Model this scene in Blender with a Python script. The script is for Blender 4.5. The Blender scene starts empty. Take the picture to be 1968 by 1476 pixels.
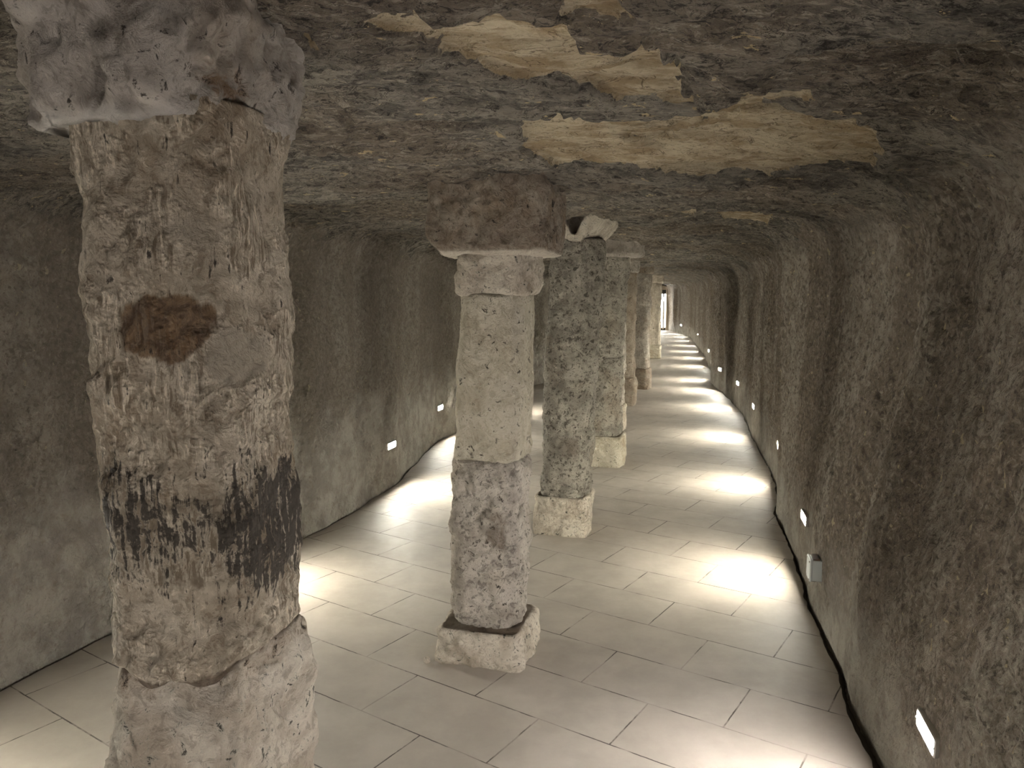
import bpy, math, random
import numpy as np
from mathutils import Vector, Matrix

C = bpy.context.scene.collection
PI = math.pi

# ------------------------------------------------------------------ noise
_rng = np.random.RandomState(7)
_perm = _rng.permutation(512)
_perm = np.concatenate([_perm, _perm, _perm])
_g = _rng.normal(size=(512, 3)); _g /= np.linalg.norm(_g, axis=1)[:, None]

def pn(p):
    """gradient noise, p (N,3), about -1..1"""
    i = np.floor(p).astype(np.int64); f = p - i
    i &= 511
    w = f * f * f * (f * (f * 6 - 15) + 10)
    out = 0
    for dx in (0, 1):
        for dy in (0, 1):
            for dz in (0, 1):
                h = _perm[_perm[_perm[(i[:, 0] + dx) & 511] + ((i[:, 1] + dy) & 511)] + ((i[:, 2] + dz) & 511)]
                g = _g[h]
                d = g[:, 0] * (f[:, 0] - dx) + g[:, 1] * (f[:, 1] - dy) + g[:, 2] * (f[:, 2] - dz)
                wx = w[:, 0] if dx else 1 - w[:, 0]
                wy = w[:, 1] if dy else 1 - w[:, 1]
                wz = w[:, 2] if dz else 1 - w[:, 2]
                out = out + d * wx * wy * wz
    return out * 1.6

def fbm(p, oct=4, lac=2.07, gain=.5, seed=0.):
    s = 0; a = 1.; p = p + seed * 13.37
    for _ in range(oct):
        s = s + a * pn(p); a *= gain; p = p * lac + 5.1
    return s

def ridged(p, oct=3, seed=0.):
    s = 0; a = 1.; p = p + seed * 13.37
    for _ in range(oct):
        s = s + a * (1 - 2 * np.abs(pn(p))); a *= .5; p = p * 2.1 + 3.3
    return s

def sstep(a, b, x):
    t = np.clip((x - a) / (b - a), 0, 1)
    return t * t * (3 - 2 * t)

def terrace(h, sharp=.25):
    k = np.floor(h); f = h - k
    return k + sstep(.5 - sharp, .5 + sharp, f)

# ------------------------------------------------------------------ objects
def link(o, parent=None):
    C.objects.link(o)
    if parent is not None:
        o.parent = parent
    return o

def mesh_np(name, V, F, mat, parent=None, attrs=None, smooth=True, loc=None):
    me = bpy.data.meshes.new(name)
    V = np.asarray(V, dtype=np.float32)
    if loc is not None:
        V = V - np.asarray(loc, dtype=np.float32)
    F = np.asarray(F, dtype=np.int32)
    n, k = F.shape
    me.vertices.add(len(V)); me.vertices.foreach_set('co', V.ravel())
    me.loops.add(n * k); me.loops.foreach_set('vertex_index', F.ravel())
    me.polygons.add(n)
    me.polygons.foreach_set('loop_start', np.arange(0, n * k, k, dtype=np.int32))
    me.update(calc_edges=True)
    me.polygons.foreach_set('use_smooth', [smooth] * n)
    if attrs:
        for an, av in attrs.items():
            a = me.attributes.new(an, 'FLOAT', 'POINT')
            a.data.foreach_set('value', np.asarray(av, dtype=np.float32))
    me.materials.append(mat)
    me.validate()
    o = bpy.data.objects.new(name, me)
    if loc is not None and parent is None:
        o.location = loc
    return link(o, parent)

def mesh_py(name, V, F, mat, parent=None, smooth=False):
    me = bpy.data.meshes.new(name)
    me.from_pydata([tuple(v) for v in V], [], F)
    me.update()
    if smooth:
        for p in me.polygons: p.use_smooth = True
    me.materials.append(mat)
    o = bpy.data.objects.new(name, me)
    return link(o, parent)

def empty(name, loc, rz=0):
    o = bpy.data.objects.new(name, None)
    o.empty_display_size = .1
    o.location = loc; o.rotation_euler = (0, 0, rz)
    return link(o)

def tag(o, label, cat, group=None):
    o['label'] = label; o['category'] = cat
    if group: o['group'] = group
    return o

def struct(o, label=None):
    o['kind'] = 'structure'
    if label: o['label'] = label
    return o

def box_vf(x0, x1, y0, y1, z0, z1, b=0.0):
    """box, with bevelled vertical and horizontal edges when b > 0"""
    import bmesh
    bm = bmesh.new()
    bmesh.ops.create_cube(bm, size=1)
    for v in bm.verts:
        v.co = Vector(((x0 + x1) / 2 + v.co.x * (x1 - x0), (y0 + y1) / 2 + v.co.y * (y1 - y0), (z0 + z1) / 2 + v.co.z * (z1 - z0)))
    if b > 0:
        bmesh.ops.bevel(bm, geom=bm.edges[:], offset=b, segments=2, profile=.6, affect='EDGES')
    bm.verts.index_update()
    V = [v.co.copy() for v in bm.verts]; F = [[v.index for v in f.verts] for f in bm.faces]
    bm.free()
    return V, F

# ------------------------------------------------------------------ materials
class NT:
    def __init__(s, name):
        s.m = bpy.data.materials.new(name); s.m.use_nodes = True
        s.t = s.m.node_tree; s.n = s.t.nodes
        s.b = s.n['Principled BSDF']
    def node(s, typ, **kw):
        nd = s.n.new(typ)
        for k, v in kw.items():
            if k.startswith('i_'):
                nd.inputs[k[2:].replace('_', ' ')].default_value = v
            else:
                setattr(nd, k, v)
        return nd
    def l(s, a, b): s.t.links.new(a, b)
    def noise(s, vec, scale, detail=6, rough=.6, dist=0.):
        nd = s.node('ShaderNodeTexNoise'); s.l(vec, nd.inputs['Vector'])
        nd.inputs['Scale'].default_value = scale; nd.inputs['Detail'].default_value = detail
        nd.inputs['Roughness'].default_value = rough; nd.inputs['Distortion'].default_value = dist
        return nd.outputs['Fac']
    def voro(s, vec, scale, feature='F1', out='Distance'):
        nd = s.node('ShaderNodeTexVoronoi', feature=feature); s.l(vec, nd.inputs['Vector'])
        nd.inputs['Scale'].default_value = scale
        return nd.outputs[out]
    def ramp(s, fac, a, b, lo=0., hi=1.):
        nd = s.node('ShaderNodeMapRange'); nd.interpolation_type = 'SMOOTHSTEP'
        s.l(fac, nd.inputs['Value'])
        nd.inputs['From Min'].default_value = a; nd.inputs['From Max'].default_value = b
        nd.inputs['To Min'].default_value = lo; nd.inputs['To Max'].default_value = hi
        return nd.outputs['Result']
    def math(s, op, a, b=None):
        nd = s.node('ShaderNodeMath', operation=op)
        for i, x in enumerate((a, b)):
            if x is None: continue
            if isinstance(x, (int, float)): nd.inputs[i].default_value = x
            else: s.l(x, nd.inputs[i])
        return nd.outputs[0]
    def mix(s, fac, a, b):
        nd = s.node('ShaderNodeMix', data_type='RGBA')
        if isinstance(fac, (int, float)): nd.inputs[0].default_value = fac
        else: s.l(fac, nd.inputs[0])
        for i, x in ((6, a), (7, b)):
            if isinstance(x, tuple): nd.inputs[i].default_value = (*x, 1)
            else: s.l(x, nd.inputs[i])
        return nd.outputs[2]
    def attr(s, name):
        return s.node('ShaderNodeAttribute', attribute_name=name).outputs['Fac']
    def pos(s, scale=(1, 1, 1), rot=(0, 0, 0)):
        g = s.node('ShaderNodeNewGeometry')
        mp = s.node('ShaderNodeMapping'); s.l(g.outputs['Position'], mp.inputs['Vector'])
        mp.inputs['Scale'].default_value = scale; mp.inputs['Rotation'].default_value = rot
        return mp.outputs['Vector']
    def z(s):
        g = s.node('ShaderNodeNewGeometry'); q = s.node('ShaderNodeSeparateXYZ')
        s.l(g.outputs['Position'], q.inputs[0]); return q.outputs['Z']
    def bump(s, h, dist, strength=1., prev=None):
        nd = s.node('ShaderNodeBump'); s.l(h, nd.inputs['Height'])
        nd.inputs['Distance'].default_value = dist; nd.inputs['Strength'].default_value = strength
        if prev is not None: s.l(prev, nd.inputs['Normal'])
        return nd.outputs['Normal']
    def done(s, col, rough=.9, normal=None, spec=.3):
        if isinstance(col, tuple): s.b.inputs['Base Color'].default_value = (*col, 1)
        else: s.l(col, s.b.inputs['Base Color'])
        if isinstance(rough, (int, float)): s.b.inputs['Roughness'].default_value = rough
        else: s.l(rough, s.b.inputs['Roughness'])
        s.b.inputs['Specular IOR Level'].default_value = spec
        if normal is not None: s.l(normal, s.b.inputs['Normal'])
        return s.m

def plain(name, col, rough=.5, metal=0.):
    q = NT(name); q.b.inputs['Metallic'].default_value = metal
    return q.done(col, rough)

def rock_material():
    q = NT('tunnel_rock')
    P = q.pos(); Pf = q.pos((.50, 1.7, 1.7), (0, 0, .12)); Pw = q.pos((1, 1, .12)); Pv = q.pos((1, 1, .85), (.35, 0, 0))
    ceil = q.attr('ceil'); patch = q.attr('patch')
    def lines(fac, w, amt, mid=.5):
        return q.ramp(q.math('ABSOLUTE', q.math('SUBTRACT', fac, mid)), 0, w, amt, 0)
    # hewn wall stone
    bands = q.noise(Pw, 2.3, 4, .55)
    big = q.noise(P, 1.5, 4, .6)
    mid = q.noise(Pv, 13, 7, .72, .1)
    fin = q.noise(Pv, 42, 5, .74, .15)
    wall = q.mix(q.ramp(mid, .40, .62), (.245, .205, .158), (.41, .355, .285))
    wall = q.mix(q.ramp(bands, .46, .56, 0, .68), wall, (.175, .132, .092))
    wall = q.mix(q.ramp(big, .50, .70, 0, .45), wall, (.20, .145, .09))
    wall = q.mix(q.ramp(fin, .54, .61, 0, .4), wall, (.50, .44, .35))
    wall = q.mix(q.ramp(fin, .465, .40, 0, .70), wall, (.075, .058, .044))  # hollows darkened: relief shade put into the colour
    dv = q.node('ShaderNodeVectorMath', operation='MULTIPLY_ADD'); nz = q.node('ShaderNodeTexNoise'); q.l(P, nz.inputs['Vector'])
    nz.inputs['Scale'].default_value = 16; nz.inputs['Detail'].default_value = 3
    q.l(nz.outputs['Color'], dv.inputs[0]); dv.inputs[1].default_value = (.07, .07, .07); q.l(Pv, dv.inputs[2])
    cell = q.voro(dv.outputs[0], 34)
    wall = q.mix(q.math('MULTIPLY', q.ramp(cell, .50, .74, 0, .75), q.ramp(big, .38, .60, .15, .8)), wall, (.11, .082, .058))
    wall = q.mix(q.ramp(cell, .22, .08, 0, .15), wall, (.46, .39, .30))
    wall = q.mix(q.ramp(q.noise(P, 26, 3, .5), .68, .71, 0, .8), wall, (.52, .42, .26))
    # smoother grey render near the floor
    zz = q.math('ADD', q.z(), q.math('MULTIPLY', q.math('SUBTRACT', q.noise(P, 2.2, 7, .65), .5), 1.0))
    smo = q.attr('smooth')
    zz = q.math('SUBTRACT', zz, q.math('MULTIPLY', smo, .38))
    low = q.ramp(zz, .16, .52, .85, 0)
    rend = q.mix(q.ramp(q.noise(P, 5, 7, .66), .40, .60), (.23, .21, .18), (.365, .335, .285))
    rend = q.mix(q.ramp(q.noise(P, 19, 7, .7), .56, .64, 0, .5), rend, (.20, .165, .13))
    wall = q.mix(q.math('MULTIPLY', smo, .45), wall, (.27, .24, .195))
    wall = q.mix(low, wall, rend)
    # dark flaking ceiling with pale chips
    cm = q.noise(Pf, 6, 8, .74, .4)
    cf = q.noise(Pf, 34, 5, .76, .4)
    crust = q.mix(q.ramp(cm, .42, .58), (.155, .134, .108), (.33, .29, .23))
    crust = q.mix(q.ramp(q.noise(P, 1.3, 3, .5), .46, .62, 0, .55), crust, (.19, .135, .085))
    crust = q.mix(q.ramp(cf, .53, .62, 0, .85), crust, (.40, .345, .265))
    crust = q.mix(q.ramp(cf, .46, .38, 0, .85), crust, (.045, .036, .028))
    crust = q.mix(lines(q.noise(Pf, 9, 7, .62, .9), .011, .9), crust, (.022, .017, .013))  # crevice shade drawn into the colour as dark lines
    crust = q.mix(lines(q.noise(Pf, 21, 6, .62, .7), .016, .7), crust, (.03, .024, .018))
    crust = q.mix(q.ramp(q.noise(Pf, 19, 5, .7), .635, .66), crust, (.60, .47, .27))
    cream = q.mix(q.ramp(q.noise(Pf, 9, 6, .7), .40, .60), (.44, .325, .185), (.70, .59, .40))
    cream = q.mix(q.ramp(q.noise(Pf, 26, 6, .7), .56, .64, 0, .55), cream, (.33, .225, .12))
    cream = q.mix(lines(q.noise(Pf, 12, 7, .6, 1.), .014, .85), cream, (.13, .085, .045))  # crack lines with their shade drawn into the cream colour
    cream = q.mix(lines(q.noise(Pf, 25, 5, .6, .8), .018, .5), cream, (.22, .15, .08))
    edge = q.math('ADD', patch, q.math('MULTIPLY', q.math('SUBTRACT', cf, .5), .9))
    pm = q.ramp(edge, .44, .54)
    top = q.mix(pm, crust, cream)
    cb = q.ramp(q.math('ADD', ceil, q.math('MULTIPLY', q.math('SUBTRACT', mid, .5), 1.1)), .25, .75)
    col = q.mix(cb, wall, top)
    # relief
    hb = q.math('SUBTRACT', q.math('ADD', q.math('MULTIPLY', mid, 1.4), q.math('MULTIPLY', fin, .5)), q.math('MULTIPLY', cell, .45))
    hw = q.math('MULTIPLY', hb, q.math('SUBTRACT', 1., q.math('MULTIPLY', low, .75)))
    hc = q.math('ADD', q.math('MULTIPLY', cm, 2.0), q.math('MULTIPLY', cf, 1.0))
    mx = q.node('ShaderNodeMix', data_type='FLOAT')
    q.l(cb, mx.inputs[0]); q.l(hw, mx.inputs[2]); q.l(hc, mx.inputs[3])
    n = q.bump(mx.outputs[0], .09, 1.)
    return q.done(col, .85, n, .35)

def stone_material(name, light, mid, dark, seed=0., speck=.5, streak=0., relief=.02, brown=.25, palec=(.72, .64, .52)):
    q = NT(name)
    P = q.pos(); off = q.node('ShaderNodeVectorMath', operation='ADD')
    q.l(P, off.inputs[0]); off.inputs[1].default_value = (seed * 3.1, seed * 1.7, seed * 2.3)
    P = off.outputs[0]
    Ps = q.node('ShaderNodeMapping'); q.l(P, Ps.inputs['Vector']); Ps.inputs['Scale'].default_value = (1, 1, .13)
    Ps = Ps.outputs[0]
    a = q.noise(P, 7, 9, .72, .6); b = q.noise(P, 32, 8, .74, .6); c = q.noise(P, 2.6, 5, .6)
    col = q.mix(q.ramp(a, .41, .58), mid, light)
    col = q.mix(q.ramp(c, .52, .66, 0, brown), col, (.26, .175, .10))
    col = q.mix(q.ramp(b, .475, .41, 0, speck), col, dark)
    col = q.mix(q.ramp(b, .55, .64, 0, .6), col, tuple(min(.85, x * 1.4) for x in light))
    ln = q.ramp(q.math('ABSOLUTE', q.math('SUBTRACT', q.noise(P, 12, 6, .6, 1.), .5)), 0, .010, speck * .5, 0)
    col = q.mix(ln, col, dark)
    h = q.math('ADD', q.math('MULTIPLY', a, 1.4), q.math('MULTIPLY', b, .9))
    rust = q.attr('rust'); soot = q.attr('soot'); dirt = q.attr('dirt'); pale = q.attr('pale')
    brk = b
    if streak > 0:
        st = q.noise(Ps, 95, 5, .6)
        brk = q.math('ADD', q.math('MULTIPLY', b, .45), q.math('MULTIPLY', st, .55))
        reg = q.math('MULTIPLY', q.ramp(q.noise(P, 5.5, 5, .65), .46, .56), q.math('SUBTRACT', 1., pale))
        col = q.mix(q.math('MULTIPLY', q.ramp(st, .53, .60, 0, streak), reg), col, tuple(min(.85, x * 1.45) for x in light))
        col = q.mix(q.math('MULTIPLY', q.ramp(st, .47, .40, 0, streak * .9), reg), col, dark)
        h = q.math('ADD', h, q.math('MULTIPLY', q.math('MULTIPLY', st, reg), 1.3))
    rm = q.ramp(q.math('ADD', rust, q.math('MULTIPLY', q.math('SUBTRACT', brk, .5), 2.6)), .25, .80, 0, .85)
    col = q.mix(rm, col, q.mix(q.ramp(b, .42, .58), (.085, .042, .017), (.19, .105, .045)))
    sm = q.ramp(q.math('ADD', soot, q.math('MULTIPLY', q.math('SUBTRACT', brk, .5), 6.)), .40, .85, 0, .92)
    col = q.mix(sm, col, (.028, .021, .016))
    col = q.mix(q.math('MULTIPLY', dirt, .85), col, (.13, .09, .06))
    col = q.mix(q.math('MULTIPLY', pale, .8), col, palec)
    n = q.bump(h, relief * 2.4, 1.)
    return q.done(col, .85, n, .2)

def floor_material():
    q = NT('floor_slabs')
    g = q.node('ShaderNodeNewGeometry'); s = q.node('ShaderNodeSeparateXYZ'); q.l(g.outputs['Position'], s.inputs[0])
    cu, su = .829, .559          # the rows of slabs run across the tunnel, turned against it
    u = q.math('SUBTRACT', q.math('MULTIPLY', s.outputs['X'], cu), q.math('MULTIPLY', s.outputs['Y'], su))
    v = q.math('ADD', q.math('MULTIPLY', s.outputs['X'], su), q.math('MULTIPLY', s.outputs['Y'], cu))
    cb = q.node('ShaderNodeCombineXYZ')
    P0 = q.pos()
    wob = q.math('MULTIPLY', q.math('SUBTRACT', q.noise(P0, 9, 5, .7), .5), .008)
    q.l(q.math('ADD', q.math('ADD', u, .256 + 60), wob), cb.inputs[0])
    q.l(q.math('ADD', q.math('ADD', v, -2.338 + 33.5), wob), cb.inputs[1])
    br = q.node('ShaderNodeTexBrick'); br.offset = .5; br.offset_frequency = 2
    q.l(cb.outputs[0], br.inputs['Vector'])
    br.inputs['Scale'].default_value = 1; br.inputs['Brick Width'].default_value = .6
    br.inputs['Row Height'].default_value = .335; br.inputs['Mortar Size'].default_value = .0030
    br.inputs['Mortar Smooth'].default_value = .25
    br.inputs['Color1'].default_value = (0, 0, 0, 1); br.inputs['Color2'].default_value = (1, 1, 1, 1); br.inputs['Mortar'].default_value = (.5, .5, .5, 1)
    bw = q.node('ShaderNodeRGBToBW'); q.l(br.outputs['Color'], bw.inputs[0])
    a = q.noise(P0, 3.2, 6, .62); b = q.noise(P0, 70, 5, .7); c = q.noise(P0, 14, 8, .7)
    col = q.mix(q.ramp(a, .32, .68), (.345, .31, .265), (.425, .383, .328))
    col = q.mix(q.math('MULTIPLY', bw.outputs[0], .30), col, (.34, .29, .245))
    col = q.mix(q.ramp(b, .62, .80, 0, .35), col, (.56, .51, .45))
    col = q.mix(q.ramp(c, .70, .78, 0, .5), col, (.22, .19, .16))
    jm = q.math('MULTIPLY', br.outputs['Fac'], q.ramp(q.noise(P0, 4.5, 4, .6), .42, .56, .22, .95))
    col = q.mix(jm, col, (.06, .048, .038))
    h = q.math('SUBTRACT', q.math('MULTIPLY', q.math('ADD', c, q.math('MULTIPLY', b, .25)), .16), q.math('MULTIPLY', br.outputs['Fac'], .9))
    h = q.math('ADD', h, q.math('MULTIPLY', bw.outputs[0], .12))
    n = q.bump(h, .008, .7)
    return q.done(col, q.ramp(c, .3, .7, .50, .68), n, .38)

M_rock = rock_material()
M_floor = floor_material()
M_gap = plain('dark_gravel', (.10, .09, .075), .95)
M_steel = plain('brushed_steel', (.62, .60, .56), .35, .8)
M_screw = plain('screw_steel', (.35, .33, .30), .4, .9)
def glow(name, col, s):
    q = NT(name); q.b.inputs['Base Color'].default_value = (.8, .8, .8, 1)
    q.b.inputs['Emission Color'].default_value = (*col, 1); q.b.inputs['Emission Strength'].default_value = s
    return q.m
M_glow = glow('lit_lamp_glass', (.99, .955, .82), 600.)
M_glow_cool = glow('cool_lit_lamp_glass', (1., .955, .93), 640.)
M_unlit = plain('unlit_lamp_glass', (.10, .095, .085), .3)

# ------------------------------------------------------------------ tunnel shape (metres, measured on the ground)
H = 2.10
RP = np.array([(-6, -.78), (0, .66), (1.5, 1.05), (2.05, 1.185), (2.45, 1.25), (2.91, 1.365), (3.42, 1.47), (4.14, 1.63), (4.87, 1.80), (5.53, 1.945),
               (6.1, 2.16), (6.575, 2.29), (7.6, 2.50), (8.7, 2.72), (9.6, 2.95), (10.48, 3.13), (12.3, 3.42), (13.93, 3.60), (14.7, 3.86), (16.5, 4.26),
               (19.0, 4.80), (21.4, 5.30), (23.8, 5.74), (26, 6.14), (28.05, 6.56), (28.9, 6.68), (31, 6.80), (34.8, 6.95)])
LP = np.array([(-6, -4.5), (0, -2.92), (2, -2.37), (2.98, -2.095), (3.466, -1.91), (4.87, -1.39), (5.33, -1.24), (6.21, -1.01), (7.0, -.93), (7.6, -.90),
               (8.4, -.79), (8.94, -.62), (10.5, -.30), (12, .02), (13.45, .375), (13.8, .56), (16, 1.15), (19, 2.0), (24, 3.1), (28, 3.8), (34.8, 4.3)])
def wall_x(side, y):
    y = np.asarray(y, dtype=float)
    P = RP if side > 0 else LP
    x = 0
    for k, w in ((-.12, .25), (0, .5), (.12, .25)):
        x = x + w * np.interp(y + k, P[:, 0], P[:, 1])
    return x
def undulate(side, y, z):
    """slow vertical flutes left by the picks, outward positive"""
    y = np.asarray(y, dtype=float); z = np.asarray(z, dtype=float) + 0 * y
    o = 31.7 if side > 0 else 4.2
    yy = y + .05 * z
    a = pn(np.stack([yy * 1.15, 0 * y + o, z * .12], 1))
    b = pn(np.stack([yy * 2.6, 0 * y + o + 9, z * .2], 1))
    c = 1 - 2 * np.abs(pn(np.stack([yy * 1.9, 0 * y + o + 17, z * .15], 1)))
    w = sstep(.0, .9, z)
    fl = .17 * sstep(.35, 1.6, z) * sstep(5.6, 3.2, y) if side > 0 else 0
    return fl + (1 + .45 * sstep(4.5, 7, y)) * (.050 * a + .030 * b + .038 * c - .012) * (.35 + .65 * w)

LAMP_Z = .355
R_LAMPS = [-4.2, -2.1, 0.0, 2.07, 4.2, 6.28, 8.5, 10.75, 12.75, 14.2, 17.0, 19.2, 21.4, 23.9, 26.3, 28.75, 31.1]
L_LAMPS = [-4.3, -2.1, 0.0, 2.1, 4.17, 6.28, 8.4, 10.5, 14.7, 16.8, 18.9, 21.0, 23.2, 25.4, 27.6, 29.8, 32.0]
L_DEAD = 12.6

def inpoly(px, py, poly):
    ins = np.zeros(len(px), bool); n = len(poly); j = n - 1
    for i in range(n):
        xi, yi = poly[i]; xj, yj = poly[j]
        c = ((yi > py) != (yj > py)) & (px < (xj - xi) * (py - yi) / (yj - yi + 1e-12) + xi)
        ins ^= c; j = i
    return ins
def segdist(px, py, line):
    d = np.full(len(px), 9.)
    for (ax, ay), (bx, by) in zip(line[:-1], line[1:]):
        t = np.clip(((px - ax) * (bx - ax) + (py - ay) * (by - ay)) / ((bx - ax) ** 2 + (by - ay) ** 2 + 1e-9), 0, 1)
        d = np.minimum(d, np.hypot(px - ax - t * (bx - ax), py - ay - t * (by - ay)))
    return d

# outlines of the places where the dark crust has fallen off (x, y on the ceiling)
PATCHES = [[(-0.306, 1.383), (-0.252, 1.375), (-0.175, 1.335), (-0.11, 1.375), (-0.022, 1.4), (0.093, 1.426), (0.121, 1.481), (0.16, 1.495), (0.245, 1.481), (0.286, 1.588), (0.356, 1.732), (0.448, 1.987), (0.398, 1.992), (0.265, 1.883), (0.172, 1.815), (0.018, 1.732), (-0.059, 1.694), (-0.128, 1.588), (-0.155, 1.51), (-0.196, 1.489), (-0.231, 1.467), (-0.27, 1.426)], [(0.002, 2.506), (0.047, 2.331), (0.023, 2.206), (0.036, 2.119), (0.131, 2.087), (0.302, 2.138), (0.47, 2.075), (0.565, 2.075), (0.543, 1.906), (0.663, 1.861), (0.723, 1.922), (0.696, 1.987), (0.619, 2.075), (0.814, 2.158), (0.927, 2.158), (1.03, 2.227), (1.114, 2.354), (1.177, 2.571), (1.122, 2.722), (1.025, 2.799), (0.994, 2.98), (0.831, 2.893), (0.59, 2.834), (0.395, 2.777), (0.169, 2.67)], [(1.074, 4.367), (1.336, 4.236), (1.584, 4.813), (1.623, 5.243), (1.347, 4.88), (1.168, 4.564)], [(0.971, 1.894), (1.018, 1.846), (1.11, 1.87), (1.134, 1.919), (1.035, 1.944)], [(0.066, 1.349), (0.187, 1.345), (0.197, 1.387), (0.123, 1.401), (0.086, 1.387)], [(0.632, 1.526), (0.691, 1.535), (0.715, 1.566), (0.667, 1.572)], [(-0.361, 1.42), (-0.352, 1.462), (-0.391, 1.57), (-0.41, 1.605)], [(0.886, 4.367), (0.997, 4.288), (1.047, 4.564), (0.969, 4.624)]]
CRACKS = [([(0.563, 1.913), (0.683, 1.883), (0.817, 1.854), (0.919, 1.817), (1.02, 1.773)], 0.022, 0.05), ([(-0.622, 2.465), (-0.514, 2.491), (-0.401, 2.5), (-0.309, 2.554)], 0.03, 0.04), ([(0.048, 2.367), (0.167, 2.407), (0.315, 2.448), (0.455, 2.509)], 0.018, 0.04), ([(0.623, 2.134), (0.774, 2.128)], 0.03, 0.045), ([(-0.289, 1.306), (-0.255, 1.392), (-0.144, 1.449)], 0.005, 0.01), ([(0.241, 1.405), (0.333, 1.622), (0.479, 2.003)], 0.012, 0.02), ([(-0.358, 3.156), (-0.31, 3.156)], 0.06, 0.12), ([(0.896, 1.594), (0.995, 1.56)], 0.02, 0.04), ([(-0.168, 1.279), (-0.149, 1.405), (-0.147, 1.475)], 0.006, 0.012), ([(0.633, 2.122), (0.534, 2.352), (0.419, 2.491)], 0.012, 0.03)]

def build_tunnel():
    ys = [-5.2]
    while ys[-1] < 34.6:
        y = ys[-1]
        if y < .6: d = .06
        elif y < 6.5: d = .0115
        elif y < 10: d = .02
        elif y < 16: d = .04
        else: d = .07
        ys.append(y + d)
    ys[-1] = 34.6
    Y = np.array(ys)
    r0 = np.interp(Y, [0, 4, 8, 14], [.30, .30, .38, .44])
    z0 = -.12
    nw, nc, nt = 120, 34, 230
    nr = len(Y)
    A = .5 * PI * (np.arange(1, nc + 1) / nc)
    tz = np.linspace(0, 1, nw)
    def base(Y2, r):  # positions, for rows Y2
        Lx = wall_x(-1, Y2); Rx = wall_x(1, Y2)
        h = np.interp(Y2, [-6, 0, 1.5, 3.1, 5, 7, 40], [2.10, 2.10, 2.07, 2.035, 2.07, 2.06, 2.07]) + .012 * pn(np.stack([Y2 * .8, 0 * Y2 + 3, 0 * Y2], 1))
        cols = []; n_s = []
        for side in (-1, 1):
            W = Lx if side < 0 else Rx
            seg = []
            for t in tz:
                z = z0 + (h - r - z0) * t
                x = W + side * undulate(side, Y2, z)
                seg.append((x, z))
            zc = h - r
            for a in A:
                ca, sa = np.cos(a), np.sin(a); kk = (ca ** 2.3 + sa ** 2.3) ** (-1 / 2.3); ca = ca * kk; sa = sa * kk
                z = zc + r * sa
                x = W + side * (undulate(side, Y2, zc) * ca - r * (1 - ca))
                seg.append((x, z))
            cols.append(seg)
        xl = cols[0][-1][0]; xr = cols[1][-1][0]
        mid = []
        for k in range(1, nt):
            t = k / nt
            mid.append((xl + (xr - xl) * t, h + .02 * np.sin(PI * t)))
        allc = cols[0] + mid + cols[1][::-1]
        X = np.stack([c[0] for c in allc], 1); Z = np.stack([c[1] + 0 * Y2 for c in allc], 1)
        return X, Z
    X, Z = base(Y, r0)
    nc_tot = X.shape[1]
    YY = np.repeat(Y[:, None], nc_tot, 1)
    P = np.stack([X, YY, Z], 2)
    # outward normals
    dU = np.gradient(P, axis=1); dV = np.gradient(P, axis=0) / np.gradient(Y)[:, None, None]
    N = np.cross(dU, dV); N /= np.linalg.norm(N, axis=2)[..., None] + 1e-9
    # dU runs left base -> up -> right; check sign on the ceiling
    k = nw + nc + nt // 2
    if N[nr // 2, k, 2] < 0: N = -N
    p = P.reshape(-1, 3); n = N.reshape(-1, 3)
    idx = np.arange(nc_tot)
    cf = np.zeros(nc_tot)
    lo = nw + nc * .15; hi = nw + nc * .75
    cf = sstep(lo, hi, idx.astype(float)) * sstep(nc_tot - lo, nc_tot - hi, idx.astype(float))
    ceil = np.repeat(cf[None, :], nr, 0).ravel()
    ceil_m = np.clip(ceil + .5 * fbm(p * 3.1, 3, seed=4) * (ceil > .02) * (ceil < .98), 0, 1)
    fine = np.repeat((Y < 17)[:, None], nc_tot, 1).ravel()
    # hewn wall relief
    dw = .020 * fbm(p * np.array([2.2, 2.2, 1.6]), 3, seed=1) + .0115 * fbm(p * 8., 3, seed=2)
    rg = ridged(p * np.array([17., 17., 13.]), 2, seed=5)
    dw += .0095 * rg * fine
    pits = sstep(.42, .75, pn(p * 14. + 7.7))
    dw += .024 * pits * fine
    lowm = sstep(.75, .25, p[:, 2] + .35 * pn(p * 1.4 + 2.2))
    dw *= 1 - .62 * lowm
    # flaking ceiling relief: ledges stretched across the tunnel
    q = p * np.array([1.05, 3.0, 1.0])
    q[:, 1] += .35 * p[:, 0]
    hgt = fbm(q * 1.1, 5, seed=8)
    dc = .014 * terrace(hgt * 3.6 + .5, .10)
    dc += .008 * terrace(fbm(q * 4.0, 4, seed=9) * 3., .12) * fine
    dc += .0045 * ridged(q * np.array([9., 9., 9.]), 2, seed=3) * fine
    dc += .022 * fbm(p * .9, 2, seed=6) - .014
    # fallen patches and cracks
    patch = np.zeros(len(p))
    near = (p[:, 1] < 9) & (p[:, 1] > .5) & (ceil > .4)
    ii = np.nonzero(near)[0]
    px = p[ii, 0] + .035 * fbm(p[ii] * 9, 4, seed=11); py = p[ii, 1] + .014 * fbm(p[ii] * np.array([5, 9, 5]), 4, seed=12)
    pm = np.zeros(len(ii))
    for poly in PATCHES:
        pm = np.maximum(pm, inpoly(px, py, poly).astype(float))
    pc = pm.copy()
    for line, wd, dp in CRACKS:
        pc *= 1 - sstep(wd * .75, wd * .35, segdist(px, py, line))  # cracks take the dark crust colour, shade put into the colour
    patch[ii] = pc
    dc[ii] = dc[ii] * (1 - .3 * pm) + .015 * pm
    for line, wd, dp in CRACKS:
        dd = segdist(px, py, line)
        dc[ii] += dp * sstep(wd, wd * .25, dd)
    d = dw * (1 - ceil) + dc * ceil
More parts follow.
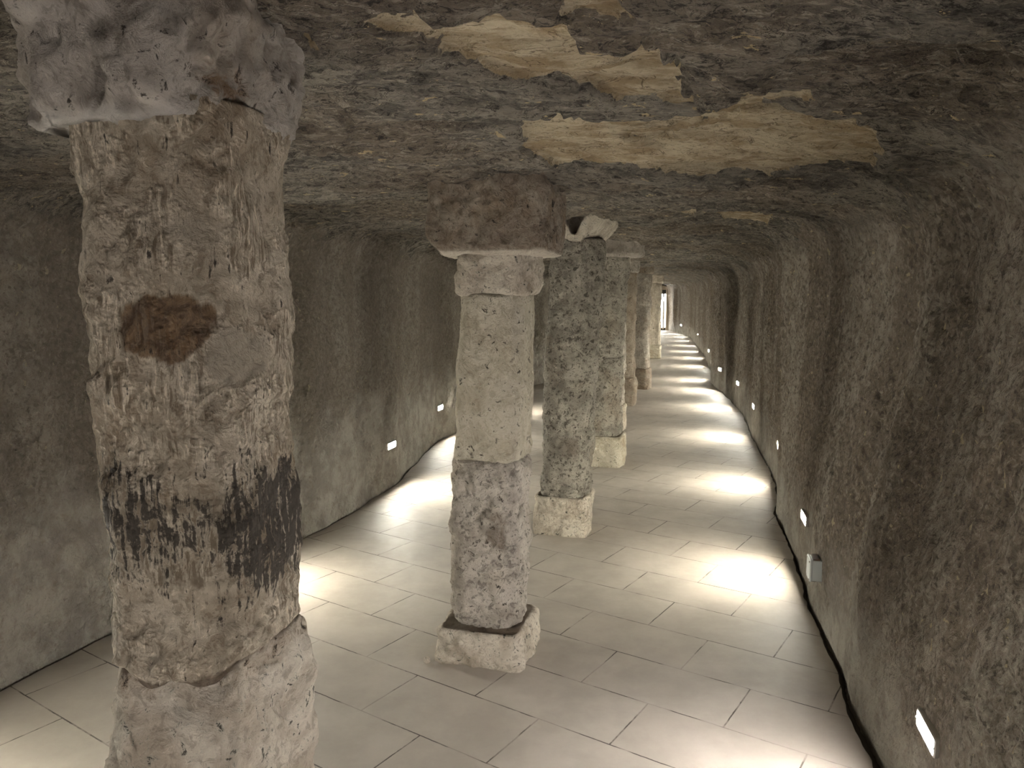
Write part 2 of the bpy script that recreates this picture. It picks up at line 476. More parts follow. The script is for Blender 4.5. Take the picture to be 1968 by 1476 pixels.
    # settle the stone round the lamps
    for side, arr in ((1, R_LAMPS), (-1, L_LAMPS + [L_DEAD])):
        for ly in arr:
            lx = wall_x(side, ly)
            if ly < 17:
                e = np.exp(-(((p[:, 1] - ly) / .15) ** 2 + ((p[:, 2] - LAMP_Z) / .09) ** 2) ** 1.5) * (np.abs(p[:, 0] - lx) < .4)
                d *= 1 - e
    e = np.exp(-(((p[:, 1] - 3.65) / .12) ** 2 + ((p[:, 2] - .262) / .12) ** 2) ** 1.5) * (p[:, 0] > 1)
    d *= 1 - e
    # keep the very bottom tidy
    p = p + n * d[:, None]
    p[:, 1] = np.where((YY.ravel() <= Y[0] + 1e-6) | (YY.ravel() >= Y[-1] - 1e-6), YY.ravel(), p[:, 1])
    P = p.reshape(nr, nc_tot, 3)
    ceil_m = ceil_m.reshape(nr, nc_tot); patch = patch.reshape(nr, nc_tot)
    a = nw + nc // 2; b = nc_tot - a
    for name, i0, i1, lab in (('wall_left', 0, a, None), ('ceiling', a, b, None), ('wall_right', b, nc_tot - 1, None)):
        Q = P[:, i0:i1 + 1]; m = Q.shape[1]
        g = np.arange(nr * m).reshape(nr, m)
        F = np.stack([g[:-1, :-1], g[:-1, 1:], g[1:, 1:], g[1:, :-1]], 2).reshape(-1, 4)
        o = mesh_np(name, Q.reshape(-1, 3), F, M_rock, attrs={'smooth': np.full(Q.shape[0] * m, 1. if name == 'wall_left' else 0.) * (1 - ceil_m[:, i0:i1 + 1].ravel()), 'ceil': ceil_m[:, i0:i1 + 1].ravel(), 'patch': patch[:, i0:i1 + 1].ravel()})
        struct(o)
build_tunnel()

def build_floor():
    Y = np.concatenate([np.arange(-5.2, 0, .1), np.arange(0, 8, .03), np.arange(8, 34.61, .08)])
    m = 60
    gl = .012 + .010 * np.abs(pn(np.stack([Y * 3, 0 * Y, 0 * Y], 1)))
    gr = np.interp(Y, [0, 2.6, 3.5, 9], [.042, .040, .020, .006]) + .014 * pn(np.stack([Y * 2.2, 0 * Y + 5, 0 * Y], 1)) + .012 * pn(np.stack([Y * 11, 0 * Y + 5, 0 * Y], 1))
    gr = np.where(Y > 9, .006, np.maximum(gr, -.01))
    z0 = np.zeros_like(Y)
    L = wall_x(-1, Y) - undulate(-1, Y, z0) + gl
    R = wall_x(1, Y) + undulate(1, Y, z0) - gr
    T = np.linspace(0, 1, m)
    X = L[:, None] + (R - L)[:, None] * T[None, :]
    Z = np.zeros_like(X)
    X = np.concatenate([L[:, None] + .004, X, R[:, None] - .004], 1)
    Z = np.concatenate([np.full((len(Y), 1), -.08), Z, np.full((len(Y), 1), -.08)], 1)
    V = np.stack([X, np.repeat(Y[:, None], m + 2, 1), Z], 2)
    g = np.arange(V.shape[0] * (m + 2)).reshape(-1, m + 2)
    F = np.stack([g[:-1, :-1], g[:-1, 1:], g[1:, 1:], g[1:, :-1]], 2).reshape(-1, 4)
    o = mesh_np('floor', V.reshape(-1, 3), F, M_floor, smooth=False)
    struct(o)
    # dark bed that shows in the gap between slabs and wall
    X = np.stack([wall_x(-1, Y) - .2, wall_x(1, Y) + .2], 1)
    V = np.stack([X, np.repeat(Y[:, None], 2, 1), np.full_like(X, -.035)], 2)
    g = np.arange(len(Y) * 2).reshape(-1, 2)
    F = np.stack([g[:-1, 0], g[:-1, 1], g[1:, 1], g[1:, 0]], 1)
    struct(mesh_np('trim_1', V.reshape(-1, 3), F, M_gap, smooth=False))
build_floor()

def end_walls():
    for name, y, s in (('wall_back', -5.15, 1), ('wall_front', 34.5, -1)):
        x0 = wall_x(-1, y) - .4; x1 = wall_x(1, y) + .4
        nx = 90; nz = 50
        X, Zz = np.meshgrid(np.linspace(x0, x1, nx), np.linspace(-.12, 2.5, nz))
        V = np.stack([X.ravel(), np.full(X.size, float(y)), Zz.ravel()], 1)
        V[:, 1] += .03 * fbm(V * 3, 3)
        g = np.arange(nx * nz).reshape(nz, nx)
        F = np.stack([g[:-1, :-1], g[:-1, 1:], g[1:, 1:], g[1:, :-1]], 2).reshape(-1, 4)
        struct(mesh_np(name, V, F, M_rock, attrs={'ceil': np.zeros(len(V)), 'patch': np.zeros(len(V))}))
end_walls()

# ------------------------------------------------------------------ rough stone blocks
def slim(prof, k):
    return [(q[0], q[1] * k, q[2] * k, q[3], q[4], q[5]) for q in prof]

def stone_part(name, mat, parent, org, prof, res=.012, rot=0., seed=0, rough=(.006, .004), cuts=(), mask=None, dirt_top=False, cap=.5, flute=0.):
    """prof: list of (z, half_x, half_y, exponent, dx, dy).  Lofted rough block, closed at both ends."""
    prof = sorted(prof); zs = np.array([q[0] for q in prof])
    z0, z1 = zs[0], zs[-1]
    hx = max(q[1] for q in prof); hy = max(q[2] for q in prof)
    M = 2 * int(max(14, PI * max(hx, hy) * 1.15 / res)); nz = int(max(8, (z1 - z0) / res)); ncap = int(max(4, min(hx, hy) / res))
    th = np.linspace(0, 2 * PI, M, endpoint=False)
    rows = []; kind = []
    def ring(z, k, inset=0.):
        v = [np.interp(z, zs, [q[i] for q in prof]) for i in range(1, 6)]
        a, b, e, dx, dy = v
        c, s = np.cos(th), np.sin(th)
        R = (np.abs(c / a) ** e + np.abs(s / b) ** e) ** (-1 / e)
        return np.stack([dx + (R * c) * k, dy + (R * s) * k, np.full(M, z)], 1)
    for i in range(1, ncap): rows.append(ring(z0, i / ncap)); kind.append(-1)
    for i in range(nz + 1): rows.append(ring(z0 + (z1 - z0) * i / nz, 1.)); kind.append(0)
    for i in range(ncap - 1, 0, -1): rows.append(ring(z1, i / ncap)); kind.append(1)
    V = np.concatenate(rows); nr = len(rows)
    cen = np.array([[0, 0, z0], [0, 0, z1]]); cen[0, :2] = prof[0][4:6]; cen[1, :2] = prof[-1][4:6]
    V = np.concatenate([V, cen])
    kind = np.concatenate([np.repeat(kind, M), [-1, 1]])
    # corner cuts, local frame
    for (nx, ny, nzz, dd) in cuts:
        nn = np.array([nx, ny, nzz], float); nn /= np.linalg.norm(nn)
        cc = np.array([0, 0, (z0 + z1) / 2])
        ex = (V - cc) @ nn - dd
        V = V - np.clip(ex, 0, None)[:, None] * nn[None, :] * .92
    S = V + np.array(org) + seed * 7.7
    rad = V[:, :2] / (np.linalg.norm(V[:, :2], axis=1)[:, None] + 1e-6)
    nrm = np.zeros_like(V)
    side = kind == 0
    nrm[side, :2] = rad[side]
    nrm[kind == -1, 2] = -.5; nrm[kind == 1, 2] = .5
    d = 1.25 * rough[0] * fbm(S * 9, 3, seed=1) + 1.3 * rough[1] * ridged(S * 26, 2, seed=2) + rough[0] * .9 * terrace(fbm(S * np.array([6, 6, 5]), 3, seed=3) * 2.2, .15)
    if flute:
        d += flute * ridged(S * np.array([30, 30, 2.5]), 2, seed=5) * sstep(-.1, .4, pn(S * 4))
    V = V + nrm * d[:, None]
    F = []
    g = np.arange(nr * M).reshape(nr, M); g2 = np.roll(g, -1, axis=1)
    F4 = np.stack([g[:-1], g2[:-1], g2[1:], g[1:]], 2).reshape(-1, 4)
    a = nr * M; b = a + 1
    # end fans as quads with a repeated middle: use pairs of triangles merged into quads
    fan0 = np.stack([np.full(M // 2, a), g[0, 2:M + 1:2] if False else np.roll(g[0], -2)[0:M - 1:2][:M // 2], np.roll(g[0], -1)[0:M - 1:2][:M // 2], g[0, 0:M - 1:2][:M // 2]], 1)
    fan1 = np.stack([np.full(M // 2, b), g[-1, 0:M - 1:2][:M // 2], np.roll(g[-1], -1)[0:M - 1:2][:M // 2], np.roll(g[-1], -2)[0:M - 1:2][:M // 2]], 1)
    F4 = np.concatenate([F4, fan0, fan1])
    at = {'rust': np.zeros(len(V)), 'soot': np.zeros(len(V)), 'dirt': np.zeros(len(V)), 'pale': np.zeros(len(V))}
    if dirt_top:
        at['dirt'] = ((kind == 1) & (np.linalg.norm(V[:, :2] / np.array([hx, hy]), axis=1) < 1.22)).astype(float)
    if mask:
        W = V.copy(); c, s = math.cos(rot), math.sin(rot)
        W = np.stack([V[:, 0] * c - V[:, 1] * s, V[:, 0] * s + V[:, 1] * c, V[:, 2]], 1) + np.array(org)
        at.update(mask(W))
    o = mesh_np(name, V, F4, mat, parent, attrs=at)
    o.rotation_euler = (0, 0, rot)
    return o

def even(M):
    return M - M % 2

def drum(z0, z1, hx, hy, e=4, dx=0, dy=0, bot=.012, top=.012, hx1=None, hy1=None, dx1=None, dy1=None):
    hx1 = hx if hx1 is None else hx1; hy1 = hy if hy1 is None else hy1
    dx1 = dx if dx1 is None else dx1; dy1 = dy if dy1 is None else dy1
    return [(z0, hx - bot, hy - bot, e, dx, dy), (z0 + bot * .8, hx, hy, e, dx, dy),
            (z1 - top * .8, hx1, hy1, e, dx1, dy1), (z1, hx1 - top, hy1 - top, e, dx1, dy1)]

S_grey = stone_material('grey_limestone', (.57, .51, .43), (.40, .35, .29), (.10, .085, .07), 0, .6, .0, .02, .35)
S_tan = stone_material('tan_limestone', (.54, .49, .385), (.44, .39, .295), (.25, .20, .13), 1.3, .4, .0, .012, .45)
S_brown = stone_material('brown_limestone', (.40, .335, .26), (.29, .23, .175), (.12, .085, .055), 2.1, .5, .0, .02, .6)
S_pale = stone_material('pale_limestone', (.66, .59, .48), (.49, .42, .33), (.24, .19, .14), 3.7, .45, .0, .016, .3)
S_pitted = stone_material('pitted_limestone', (.50, .455, .375), (.34, .305, .25), (.09, .075, .06), 5.1, .8, .0, .03, .3)
S_streak = stone_material('streaked_limestone', (.58, .50, .385), (.41, .34, .25), (.17, .125, .08), 6.4, .5, .85, .020, .5, (.36, .31, .24))
S_cap = stone_material('whitened_limestone', (.55, .49, .42), (.40, .35, .295), (.17, .135, .10), 7.9, .4, .0, .020, .35, (.60, .56, .50))
ROT = math.radians(-15)
TOP = 2.15

# --- nearest pillar, large on the left
c1 = empty('stone_pillar', (-.585, 1.43, 0))
tag(c1, 'nearest large stone pillar at left with rust patch and black sooty band', 'pillar', 'stone pillars down the middle')
def c1_mask(W):
    x, y, z = W[:, 0], W[:, 1], W[:, 2]
    fr = (y < 1.45).astype(float)
    rust = sstep(1.35, .75, np.sqrt(((x + .578) / .082) ** 2 + ((z - 1.545) / .050) ** 2) + .34 * fbm(W * np.array([16, 16, 9]), 4, seed=21)) * fr
    rust = np.maximum(rust, .42 * np.exp(-(((x + .40) / .04) ** 2 + ((z - .985) / .03) ** 2)) * fr)
    s = 1 - np.abs(z - (1.16 - .22 * (x + .5))) / .17
    right = np.exp(-(((x + .425) / .065) ** 2 + ((z - 1.18) / .115) ** 2) ** 1.5)
    left = np.exp(-(((x + .66) / .07) ** 2 + ((z - 1.22) / .06) ** 2))
    soot = np.clip(sstep(-.1, .7, s + .3 * fbm(W * 6, 3, seed=31)) * .50 + right * .60 + left * .36, 0, 1)
    soot *= sstep(1.00, 1.08, z) * sstep(1.42, 1.30, z)
    pale = sstep(1.1, .9, np.sqrt(((x + .474) / .036) ** 2 + ((z - 1.492) / .050) ** 2) + .1 * pn(W * 20)) * fr * .9
    return {'rust': rust, 'soot': soot, 'pale': pale}
def c1_mask_cap(W):
    pale = sstep(.016, .0, W[:, 2] - 1.884 - .014 * pn(W * 14)) * .8
    d = .62 * np.exp(-(((W[:, 0] + .47) / .03) ** 2 + ((W[:, 2] - 1.94) / .035) ** 2))
    w = .35 * sstep(.25, .5, fbm(W * 8, 4, seed=44)) * (W[:, 2] > 1.9)
    return {'pale': np.maximum(pale, w), 'rust': d}
c1o = (-.585, 1.43, 0)
ld1 = stone_part('lower_drum', S_pale, c1, c1o, drum(.24, .930, .155, .154, 4.5, -.012, 0, .01, .014), .008, ROT, 11, (.010, .003), [(-.7, -.7, .2, .205), (.9, -.8, 0, .185), (.1, -1, .15, .165)], dirt_top=True)
stone_part('base', S_pale, c1, c1o, drum(-.01, .25, .19, .19, 7), .02, ROT, 12, (.008, .003), dirt_top=True)
sh1 = stone_part('shaft', S_streak, c1, c1o,
           slim([(.912, .150, .155, 3.2, 0, 0), (.932, .166, .170, 3.4, 0, 0), (1.15, .168, .172, 3.4, 0, 0), (1.6, .169, .172, 3.6, -.003, 0), (1.76, .168, .171, 3.6, -.005, 0), (1.845, .173, .175, 4, -.008, 0), (1.915, .180, .182, 4, -.010, 0)], .86),
           .0065, ROT, 13, (.006, .0025), [(-.8, -.8, 0, .179), (.85, -.75, 0, .179)], mask=c1_mask, flute=.0028)
for v in sh1.data.vertices:       # its foot runs up to the right
    f = max(0., 1 - (v.co.z - .91) / .12)
    if f > 0: v.co.z += f * (.24 * max(0, v.co.x - .02) + .012 * math.sin(v.co.x * 55))
at = ld1.data.attributes['dirt'].data; a2 = sh1.data.attributes['dirt'].data; a3 = ld1.data.attributes['rust'].data
for v in ld1.data.vertices:
    if v.co.z > .918 + .006 * math.sin(v.co.x * 90): at[v.index].value = 1.
    elif v.co.z > .885 + .012 * math.sin(v.co.x * 40 + 1): a3[v.index].value = .33
for v in sh1.data.vertices:
    if v.co.z < .918 + .3 * max(0, v.co.x - .02): a2[v.index].value = .9
for v in ld1.data.vertices:       # and the drum below it is broken to match
    f = min(1., max(0., (v.co.z - .80) / .12))
    if f > 0: v.co.z += f * (.24 * max(0, v.co.x - .02) + .012 * math.sin(v.co.x * 55) - .004)
stone_part('capital', S_cap, c1, c1o,
           slim([(1.876, .185, .19, 4, -.05, 0), (1.886, .215, .215, 4.5, -.05, 0), (1.91, .232, .225, 4.5, -.052, 0), (1.97, .242, .235, 5, -.054, 0), (2.07, .242, .24, 5, -.054, 0), (TOP + .06, .225, .225, 5, -.054, 0)], .86),
           .0085, ROT, 14, (.015, .006), [(.9, -.6, -.25, .212), (-.8, -.8, -.1, .245)], mask=c1_mask_cap)

# --- second pillar
c2o = (-.105, 3.335, 0)
c2 = empty('stone_pillar', c2o)
tag(c2, 'second stone pillar with wide rectangular brown capital and square base block', 'pillar', 'stone pillars down the middle')
def c2_lower(W):
    st = sstep(1.1, .6, np.sqrt(((W[:, 0] + .08) / .05) ** 2 + ((W[:, 2] - .60) / .08) ** 2) + .7 * fbm(W * 12, 4, seed=3)) * (W[:, 1] < 3.33)
    return {'dirt': st * .65}
def c2_cap(W):
    return {'pale': sstep(.012, 0, W[:, 2] - 1.766 - .006 * pn(W * 20))}  # lower edge painted pale, as if lit from below
stone_part('base', S_pale, c2, c2o, drum(-.01, .155, .198, .195, 9, 0, 0, .015, .012, .19, .19), .009, ROT, 21, (.008, .003),
           [(-.9, -.9, .1, .262), (.8, -.9, -.3, .27), (0, -1, .5, .21)], dirt_top=True)
stone_part('lower_drum', S_grey, c2, c2o, [(.14, .110, .115, 2.6, .01, 0), (.165, .138, .142, 2.8, .01, 0), (.23, .150, .152, 3.6, .01, 0), (.55, .153, .153, 4, .012, 0), (.885, .151, .150, 4.5, .016, 0), (.898, .144, .143, 4.5, .016, 0)],
           .0085, ROT, 22, (.010, .0045), [(-.9, -.8, 0, .180), (.9, -.8, 0, .19), (-.9, .8, 0, .19)], mask=c2_lower)
stone_part('upper_drum', S_tan, c2, c2o, drum(.892, 1.60, .146, .146, 5, .022, 0, .006, .006, .141, .141, .050), .010, ROT, 23, (.0045, .0018), [(-.9, -.9, 0, .170), (.9, -.9, 0, .195)])
stone_part('neck_block', S_pale, c2, c2o, drum(1.595, 1.77, .152, .150, 6, .055, 0, .018, .01, .160, .155, .062), .009, ROT, 24, (.010, .005), [(-.9, -.9, 0, .175), (.9, -.9, 0, .225)])
stone_part('capital', S_brown, c2, c2o, [(1.760, .222, .210, 14, .045, 0), (1.768, .243, .224, 14, .045, 0), (1.79, .248, .228, 16, .045, 0), (1.96, .247, .228, 16, .047, 0), (2.03, .244, .228, 14, .049, 0), (TOP - .02, .235, .22, 12, .05, 0)],
           .008, ROT, 25, (.0055, .005), [(-1, -.1, 1, .265), (-.8, -.3, -.8, .262)], mask=c2_cap)

# --- third pillar
c3o = (.355, 5.13, 0)
c3 = empty('stone_pillar', c3o)
tag(c3, 'third stone pillar with pitted grey shaft and wedge shaped capital with dark niche', 'pillar', 'stone pillars down the middle')
stone_part('base', S_pale, c3, c3o, drum(-.01, .262, .178, .172, 8, 0, 0, .012, .012), .012, ROT, 31, (.008, .003), [(.9, -.8, .2, .235), (-.8, -.9, .2, .24), (.9, -.3, .8, .24)], dirt_top=True)
def c3_shaft(W):
    return {'dirt': .6 * np.exp(-(((W[:, 0] - .38) / .06) ** 2 + ((W[:, 2] - .60) / .07) ** 2)) * (W[:, 1] < 5.1)}
stone_part('shaft', S_pitted, c3, c3o, [(.245, .135, .135, 3.2, .01, 0), (.27, .153, .153, 3.2, .01, 0), (.7, .158, .158, 3.4, .025, 0), (1.3, .162, .165, 3.6, .055, 0), (1.93, .160, .166, 4.2, .085, 0), (1.95, .152, .158, 4, .085, 0)],
           .0115, ROT, 32, (.008, .0055), [(-.9, -.9, 0, .203), (.9, -.9, 0, .205)], mask=c3_shaft)
cap3 = stone_part('capital', S_pale, c3, c3o, [(1.925, .150, .16, 7, .085, 0), (1.94, .17, .175, 7, .085, 0), (2.04, .217, .20, 8, .09, 0), (2.09, .221, .205, 8, .09, 0), (TOP, .215, .20, 8, .09, 0)],
           .010, ROT, 33, (.006, .003), [(.9, -.25, -.75, .195), (-.9, -.25, -.75, .2)])
for v in cap3.data.vertices:      # the dark niche broken out of its upper front edge
    if v.co.y < -.05 and v.co.z > 1.985:
        q = 1 - abs(v.co.x - .085) / (.012 + .055 * (v.co.z - 1.98) / .1)
        if q > 0: v.co.y += .14 * min(1, q * 3.5)

# --- further pillars
def far_pillar(o, label, mats, zb, hb, hs, hc, zc, e=3.4, cdx=0., seed=0, lean=0., res=.02, joint=None):
    p = empty('stone_pillar', o); tag(p, label, 'pillar', 'stone pillars down the middle')
    stone_part('base', mats[0], p, o, drum(-.01, zb, hb, hb, 8, 0, 0, .015, .012), res, ROT, seed, (.009, .004), [(.9, -.8, .3, hb * 1.32), (-.8, -.9, .2, hb * 1.33)], dirt_top=True)
    if joint:
        stone_part('lower_drum', mats[1], p, o, drum(zb - .008, joint, hs * .97, hs * .97, e, 0, 0, .015, .008), res, ROT, seed + 1, (.009, .005))
        stone_part('upper_drum', mats[1], p, o, drum(joint - .002, zc + .01, hs * .94, hs * .94, e, 0, 0, .008, .01, hs, hs, lean, 0), res, ROT, seed + 4, (.009, .005))
    else:
        stone_part('shaft', mats[1], p, o, drum(zb - .008, zc + .01, hs * .97, hs * .97, e, 0, 0, .015, .01, hs, hs, lean, 0), res, ROT, seed + 1, (.009, .005))
    stone_part('capital', mats[2], p, o, drum(zc, TOP + .01, hc, hc * .85, 8, cdx, 0, .02, .01), res, ROT, seed + 2, (.007, .003), [(-.8, -.3, -.8, hc * 1.15)])
    return p
far_pillar((.865, 7.21, 0), 'fourth stone pillar with cracked base block and pale squared capital slab', (S_tan, S_pitted, S_cap), .285, .195, .17, .27, 1.935, cdx=.07, seed=41, res=.014, joint=1.02, lean=.05)
far_pillar((1.185, 9.08, 0), 'fifth stone pillar, only its pale base corner shows behind the fourth', (S_pale, S_grey, S_grey), .30, .165, .145, .19, 1.93, seed=51)
far_pillar((1.62, 11.13, 0), 'sixth stone pillar, thin brownish shaft on a tall base block', (S_brown, S_brown, S_grey), .40, .175, .155, .185, 1.90, seed=61)
far_pillar((2.17, 13.08, 0), 'seventh stone pillar standing on a square block beyond the brownish one', (S_brown, S_grey, S_brown), .35, .19, .165, .20, 1.93, seed=71)
far_pillar((3.55, 19.3, 0), 'farthest pale stone pillar in view, just left of the distant bright doorway', (S_tan, S_pale, S_pale), .34, .18, .165, .22, 1.86, seed=81, res=.03)

# ------------------------------------------------------------------ recessed brick lights
def lamp_parts():
    import bmesh
    W, Hh = .178, .060
    bm = bmesh.new()      # frame: rounded rectangular ring; local X along wall, Y out of the wall, Z up
    def loop(w, h, y, r, n=5):
        pts = []
        for cx, cz, a0 in ((w / 2 - r, h / 2 - r, 0), (-w / 2 + r, h / 2 - r, 90), (-w / 2 + r, -h / 2 + r, 180), (w / 2 - r, -h / 2 + r, 270)):
            for k in range(n):
                a = math.radians(a0 + 90 * k / (n - 1)); pts.append((cx + r * math.cos(a), y, cz + r * math.sin(a)))
        return [bm.verts.new(q) for q in pts]
    ls = [loop(W, Hh, -.05, .012), loop(W, Hh, .008, .012), loop(W - .004, Hh - .004, .011, .011), loop(W - .014, Hh - .012, .011, .008), loop(W - .018, Hh - .016, .004, .006), loop(W - .018, Hh - .016, -.05, .006)]
    n = len(ls[0])
    for a, b in zip(ls, ls[1:] + ls[:1]):
        for i in range(n):
            bm.faces.new((a[i], a[(i + 1) % n], b[(i + 1) % n], b[i]))
    bmesh.ops.recalc_face_normals(bm, faces=bm.faces)
    fr = bpy.data.meshes.new('lamp_frame'); bm.to_mesh(fr); bm.free(); fr.materials.append(M_steel)
    def glass(mat, nm):
        bm = bmesh.new()
        V, F = box_vf(-(W - .019) / 2, (W - .019) / 2, -.02, .0065, -(Hh - .017) / 2, (Hh - .017) / 2)
        vs = [bm.verts.new(v) for v in V]
        for f in F: bm.faces.new([vs[i] for i in f])
        m = bpy.data.meshes.new(nm); bm.to_mesh(m); bm.free(); m.materials.append(mat); return m
    bm = bmesh.new()
    bmesh.ops.create_cone(bm, cap_ends=True, segments=10, radius1=.0028, radius2=.0024, depth=.004,
                          matrix=Matrix.Translation((0, .012, 0)) @ Matrix.Rotation(-PI / 2, 4, 'X'))
    sc = bpy.data.meshes.new('lamp_screw'); bm.to_mesh(sc); bm.free(); sc.materials.append(M_screw)
    V, F = box_vf(-.072, .072, .004, .014, -.004, .004, .002)
    lv = bpy.data.meshes.new('louvre'); lv.from_pydata([tuple(v) for v in V], [], F); lv.materials.append(M_steel)
    return fr, glass(M_glow, 'lit_glass'), glass(M_glow_cool, 'cool_glass'), glass(M_unlit, 'dark_glass'), sc, lv
FR, GL, GLC, GLD, SC, LV = lamp_parts()

def ld_spot(name, col, power):
    s = bpy.data.lights.new(name, 'SPOT')
    s.energy = power; s.color = col; s.spot_size = math.radians(SPOT_DEG); s.spot_blend = .75; s.shadow_soft_size = .03
    return s
SPOT_DEG = 96
SPOT = ld_spot('lamp_beam', (1., .965, .83), 3.0)
SPOTC = ld_spot('cool_lamp_beam', (1., .965, .95), 4.5)
def lamp(side, y, label=None, lit=True, cool=False, group=None):
    x = float(wall_x(side, y)) + side * float(undulate(side, np.array([y]), np.array([LAMP_Z]))[0])
    e = .12
    def xs(yy): return float(wall_x(side, yy)) + side * float(undulate(side, np.array([yy]), np.array([LAMP_Z]))[0])
    dx = xs(y + e) - xs(y - e)
    t = Vector((dx, 2 * e, 0)).normalized()
    nrm = Vector((-t.y, t.x, 0)) if side > 0 else Vector((t.y, -t.x, 0))   # into the tunnel
    o = empty('recessed_wall_lamp', (x + nrm.x * .004, y + nrm.y * .004, LAMP_Z))
    o.rotation_euler = (0, 0, math.atan2(nrm.y, nrm.x) - PI / 2)
    tag(o, label or 'recessed brick lamp in the tunnel wall', 'lamp', group)
    link(bpy.data.objects.new('frame', FR), o)
    g = link(bpy.data.objects.new('glass', (GLC if cool else GL) if lit else GLD), o)
    if y < 9:
        for sx in (-1, 1):
            s = link(bpy.data.objects.new('screw', SC), o); s.location = (sx * .0845, 0, 0)
    if not lit:
        link(bpy.data.objects.new('louvre', LV), o)
    if lit:
        b = link(bpy.data.objects.new('beam', SPOTC if cool else SPOT), o)
        b.location = (0, .035, 0)
        b.rotation_euler = (math.radians(90 - 44), 0, 0)    # spot looks along -Z; turned towards +Y and down
    return o
RL = {0: 'behind', }
r_labels = {
    2.07: 'big cool white recessed lamp low on right wall, nearest the bottom right corner',
    4.2: 'second visible lit lamp on right wall, just beyond the grey junction box',
    6.28: 'third visible lit lamp on right wall, seen edge-on as a thin sliver',
    8.5: 'fourth visible lit lamp along right wall, beyond the edge-on sliver one',
    10.75: 'fifth visible lit lamp along right wall, above the middle floor pools',
    12.75: 'lit lamp on right wall tucked in the recess before the sharp wall ridge',
    14.2: 'sixth lit lamp along right wall, by the sharp ridge of the wall',
    17.0: 'lit lamp on right wall beyond the sharp ridge, before the distant cluster',
    19.2: 'lit lamp on right wall, nearest and lowest of the distant cluster',
    21.4: 'lower lamp of the close stacked pair in the distant right cluster',
    23.9: 'upper lamp of the close stacked pair in the distant right cluster',
    26.3: 'distant lit lamp on right wall just before the wall bends to the doorway',
    28.75: 'distant lit lamp on right wall, second from the far doorway',
    31.1: 'farthest lit lamp on right wall, closest to the bright doorway',
}
for y in R_LAMPS:
    if y < 1: lamp(1, y, 'lit recessed lamp low on the right wall behind the viewer', cool=True, group='lamps behind the viewer')
    else: lamp(1, y, r_labels[y], cool=(y < 3), group='recessed lamps along the right wall')
l_labels = {
    2.1: 'lit lamp low on left wall outside the left edge of the view',
    4.17: 'lit lamp low on left wall hidden behind the nearest big pillar',
    6.28: 'bright lit lamp low on left wall between the first and second pillars',
}
for y in L_LAMPS:
    if y < 1: lamp(-1, y, 'lit recessed lamp low on the left wall behind the viewer', cool=True, group='lamps behind the viewer')
    elif y in l_labels: lamp(-1, y, l_labels[y], group='recessed lamps along the left wall')
    else: lamp(-1, y, 'lit lamp on the far left wall hidden behind the pillars', group='left wall lamps hidden by the pillars')
lamp(-1, L_DEAD, 'unlit recessed lamp with pale frame on left wall, seen between second and third pillars', lit=False, group='recessed lamps along the left wall')

# ------------------------------------------------------------------ junction box on the right wall
M_box = plain('grey_plastic', (.50, .53, .52), .45)
M_lid = plain('pale_grey_plastic', (.60, .63, .62), .4)
jy, jz = 3.65, .262
jx = float(wall_x(1, jy)) + float(undulate(1, np.array([jy]), np.array([jz]))[0])
jb = empty('junction_box', (jx - .006, jy, jz)); jb.rotation_euler = (0, 0, PI / 2 - math.atan(.235) + 0)
tag(jb, 'small grey plastic junction box fixed low on the right wall', 'junction box')
# local Y points out of the wall, X along it
V, F = box_vf(-.05, .05, -.02, .040, -.052, .052, .007); mesh_py('housing', V, F, M_box, jb)
V, F = box_vf(-.0525, .0525, .036, .048, -.0545, .0545, .006); mesh_py('lid', V, F, M_lid, jb)
for sx in (-1, 1):
    for sz in (-1, 1):
        V, F = box_vf(sx * .042 - .004, sx * .042 + .004, .046, .0505, sz * .044 - .004, sz * .044 + .004, .001)
        mesh_py('screw', V, F, M_screw, jb)
V, F = box_vf(-.012, .012, .006, .026, -.066, -.050, .004); mesh_py('cable_gland', V, F, plain('dark_rubber', (.05, .045, .04), .6), jb)
V, F = box_vf(-.046, .046, .0, .030, .0525, .058, .002); mesh_py('conduit_cap', V, F, plain('rusty_metal', (.12, .07, .045), .6), jb)

# ------------------------------------------------------------------ far doorway
M_dark = plain('dark_metal', (.03, .028, .026), .5, .3)
M_post = plain('weathered_timber', (.36, .30, .23), .7)
M_post2 = plain('grey_timber', (.25, .225, .19), .7)
M_day = glow('daylit_glass', (1., .98, .92), 9.)
dr = struct(empty('door_1', (6.50, 34.2, 0)))
def bpart(nm, x0, x1, y0, y1, z0, z1, m, par=dr, b=.004):
    V, F = box_vf(x0, x1, y0, y1, z0, z1, b); return mesh_py(nm, V, F, m, par)
bpart('door_frame', -.62, .40, .04, .14, 1.78, 1.96, M_post)
bpart('post', .315, .42, -.02, .10, 0, 1.92, M_post)
bpart('post', .44, .60, -.10, .0, 0, 1.96, M_post2)
bpart('lintel', .22, .52, -.12, .0, 1.935, 1.985, M_dark)
bpart('door_leaf', -.60, .30, .05, .09, .0, 1.78, M_dark)
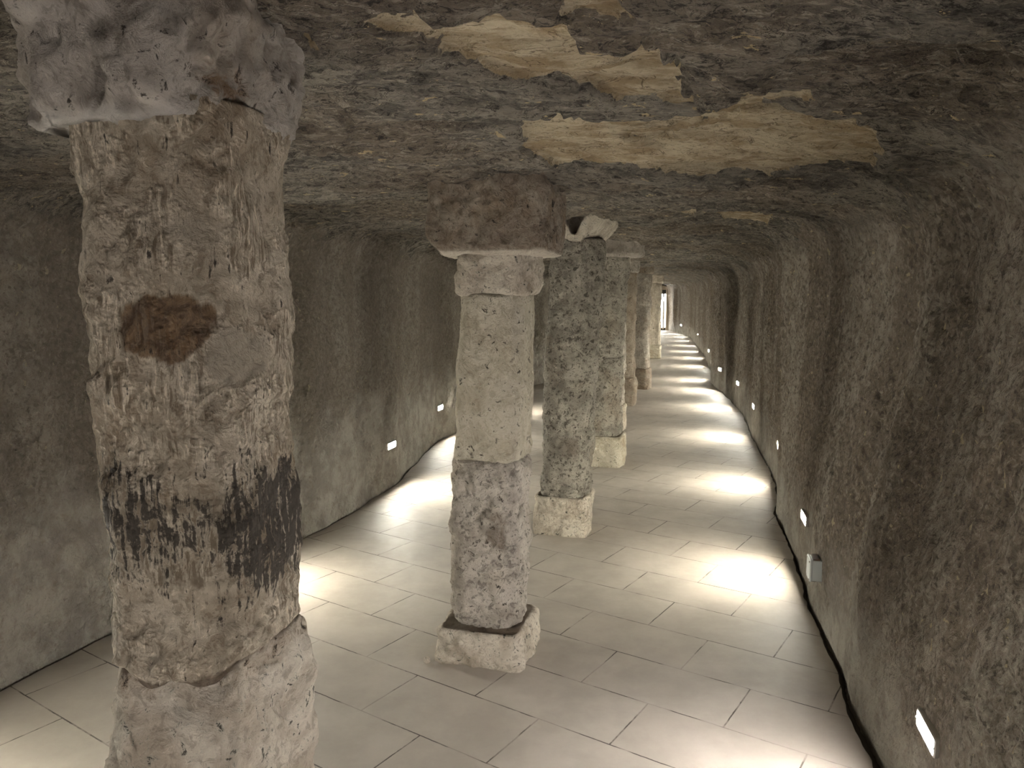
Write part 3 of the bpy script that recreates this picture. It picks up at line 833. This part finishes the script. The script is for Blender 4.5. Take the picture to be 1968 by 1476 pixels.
for x0, x1 in ((.09, .17), (.235, .295), (-.12, .02), (-.42, -.2)):
    bpart('glass_panel', x0, x1, .03, .06, .12, 1.60, M_day, b=.002)
bpart('glass_panel', .09, .295, .025, .055, 1.30, 1.44, M_day, b=.002)
bpart('mullion', .17, .235, .0, .05, .05, 1.30, M_post)
cl = tag(empty('ceiling_lamp', (6.66, 33.0, 2.05)), 'small flat dark lamp on the ceiling above the distant doorway', 'lamp')
V, F = box_vf(-.16, .16, -.12, .12, -.05, -.015, .012); mesh_py('housing', V, F, M_dark, cl)
V, F = box_vf(-.10, .10, -.07, .07, -.015, .10, .006); mesh_py('mounting_plate', V, F, M_dark, cl)

# stone chip on the floor beside the second pillar's base
sc_ = stone_part('stone_chip', S_pale, None, (-.372, 3.205, 0), drum(0, .022, .012, .016, 2.4, 0, 0, .005, .006), .004, .4, 91, (.002, .001))
sc_.location = (-.372, 3.205, 0)
tag(sc_, 'tiny pale stone chip lying by the left corner of second pillar base', 'stone')

# ------------------------------------------------------------------ daylight and camera
w = bpy.data.worlds.new('world'); bpy.context.scene.world = w; w.use_nodes = True
w.node_tree.nodes['Background'].inputs[0].default_value = (.02, .02, .02, 1)

cam = bpy.data.cameras.new('camera'); co = bpy.data.objects.new('camera', cam); C.objects.link(co)
cam.sensor_fit = 'HORIZONTAL'; cam.sensor_width = 36.; cam.lens = 36. * 1480 / 1968
co.location = (0, 0, 1.6); co.rotation_euler = (PI / 2 - math.atan(173 / 1480), 0, 0)
cam.clip_start = .05; cam.clip_end = 200
S = bpy.context.scene
S.camera = co
S.view_settings.view_transform = 'Standard'; S.view_settings.look = 'None'
S.view_settings.exposure = 1.24; S.view_settings.gamma = 1.0
S.view_settings.use_curve_mapping = False
S.cycles.max_bounces = 7; S.cycles.diffuse_bounces = 3; S.cycles.glossy_bounces = 2; S.cycles.use_adaptive_sampling = True; S.cycles.adaptive_threshold = .14; S.cycles.adaptive_min_samples = 28
S.cycles.use_denoising = True
S.cycles.sample_clamp_indirect = 6.0
S.cycles.caustics_reflective = False; S.cycles.caustics_refractive = False
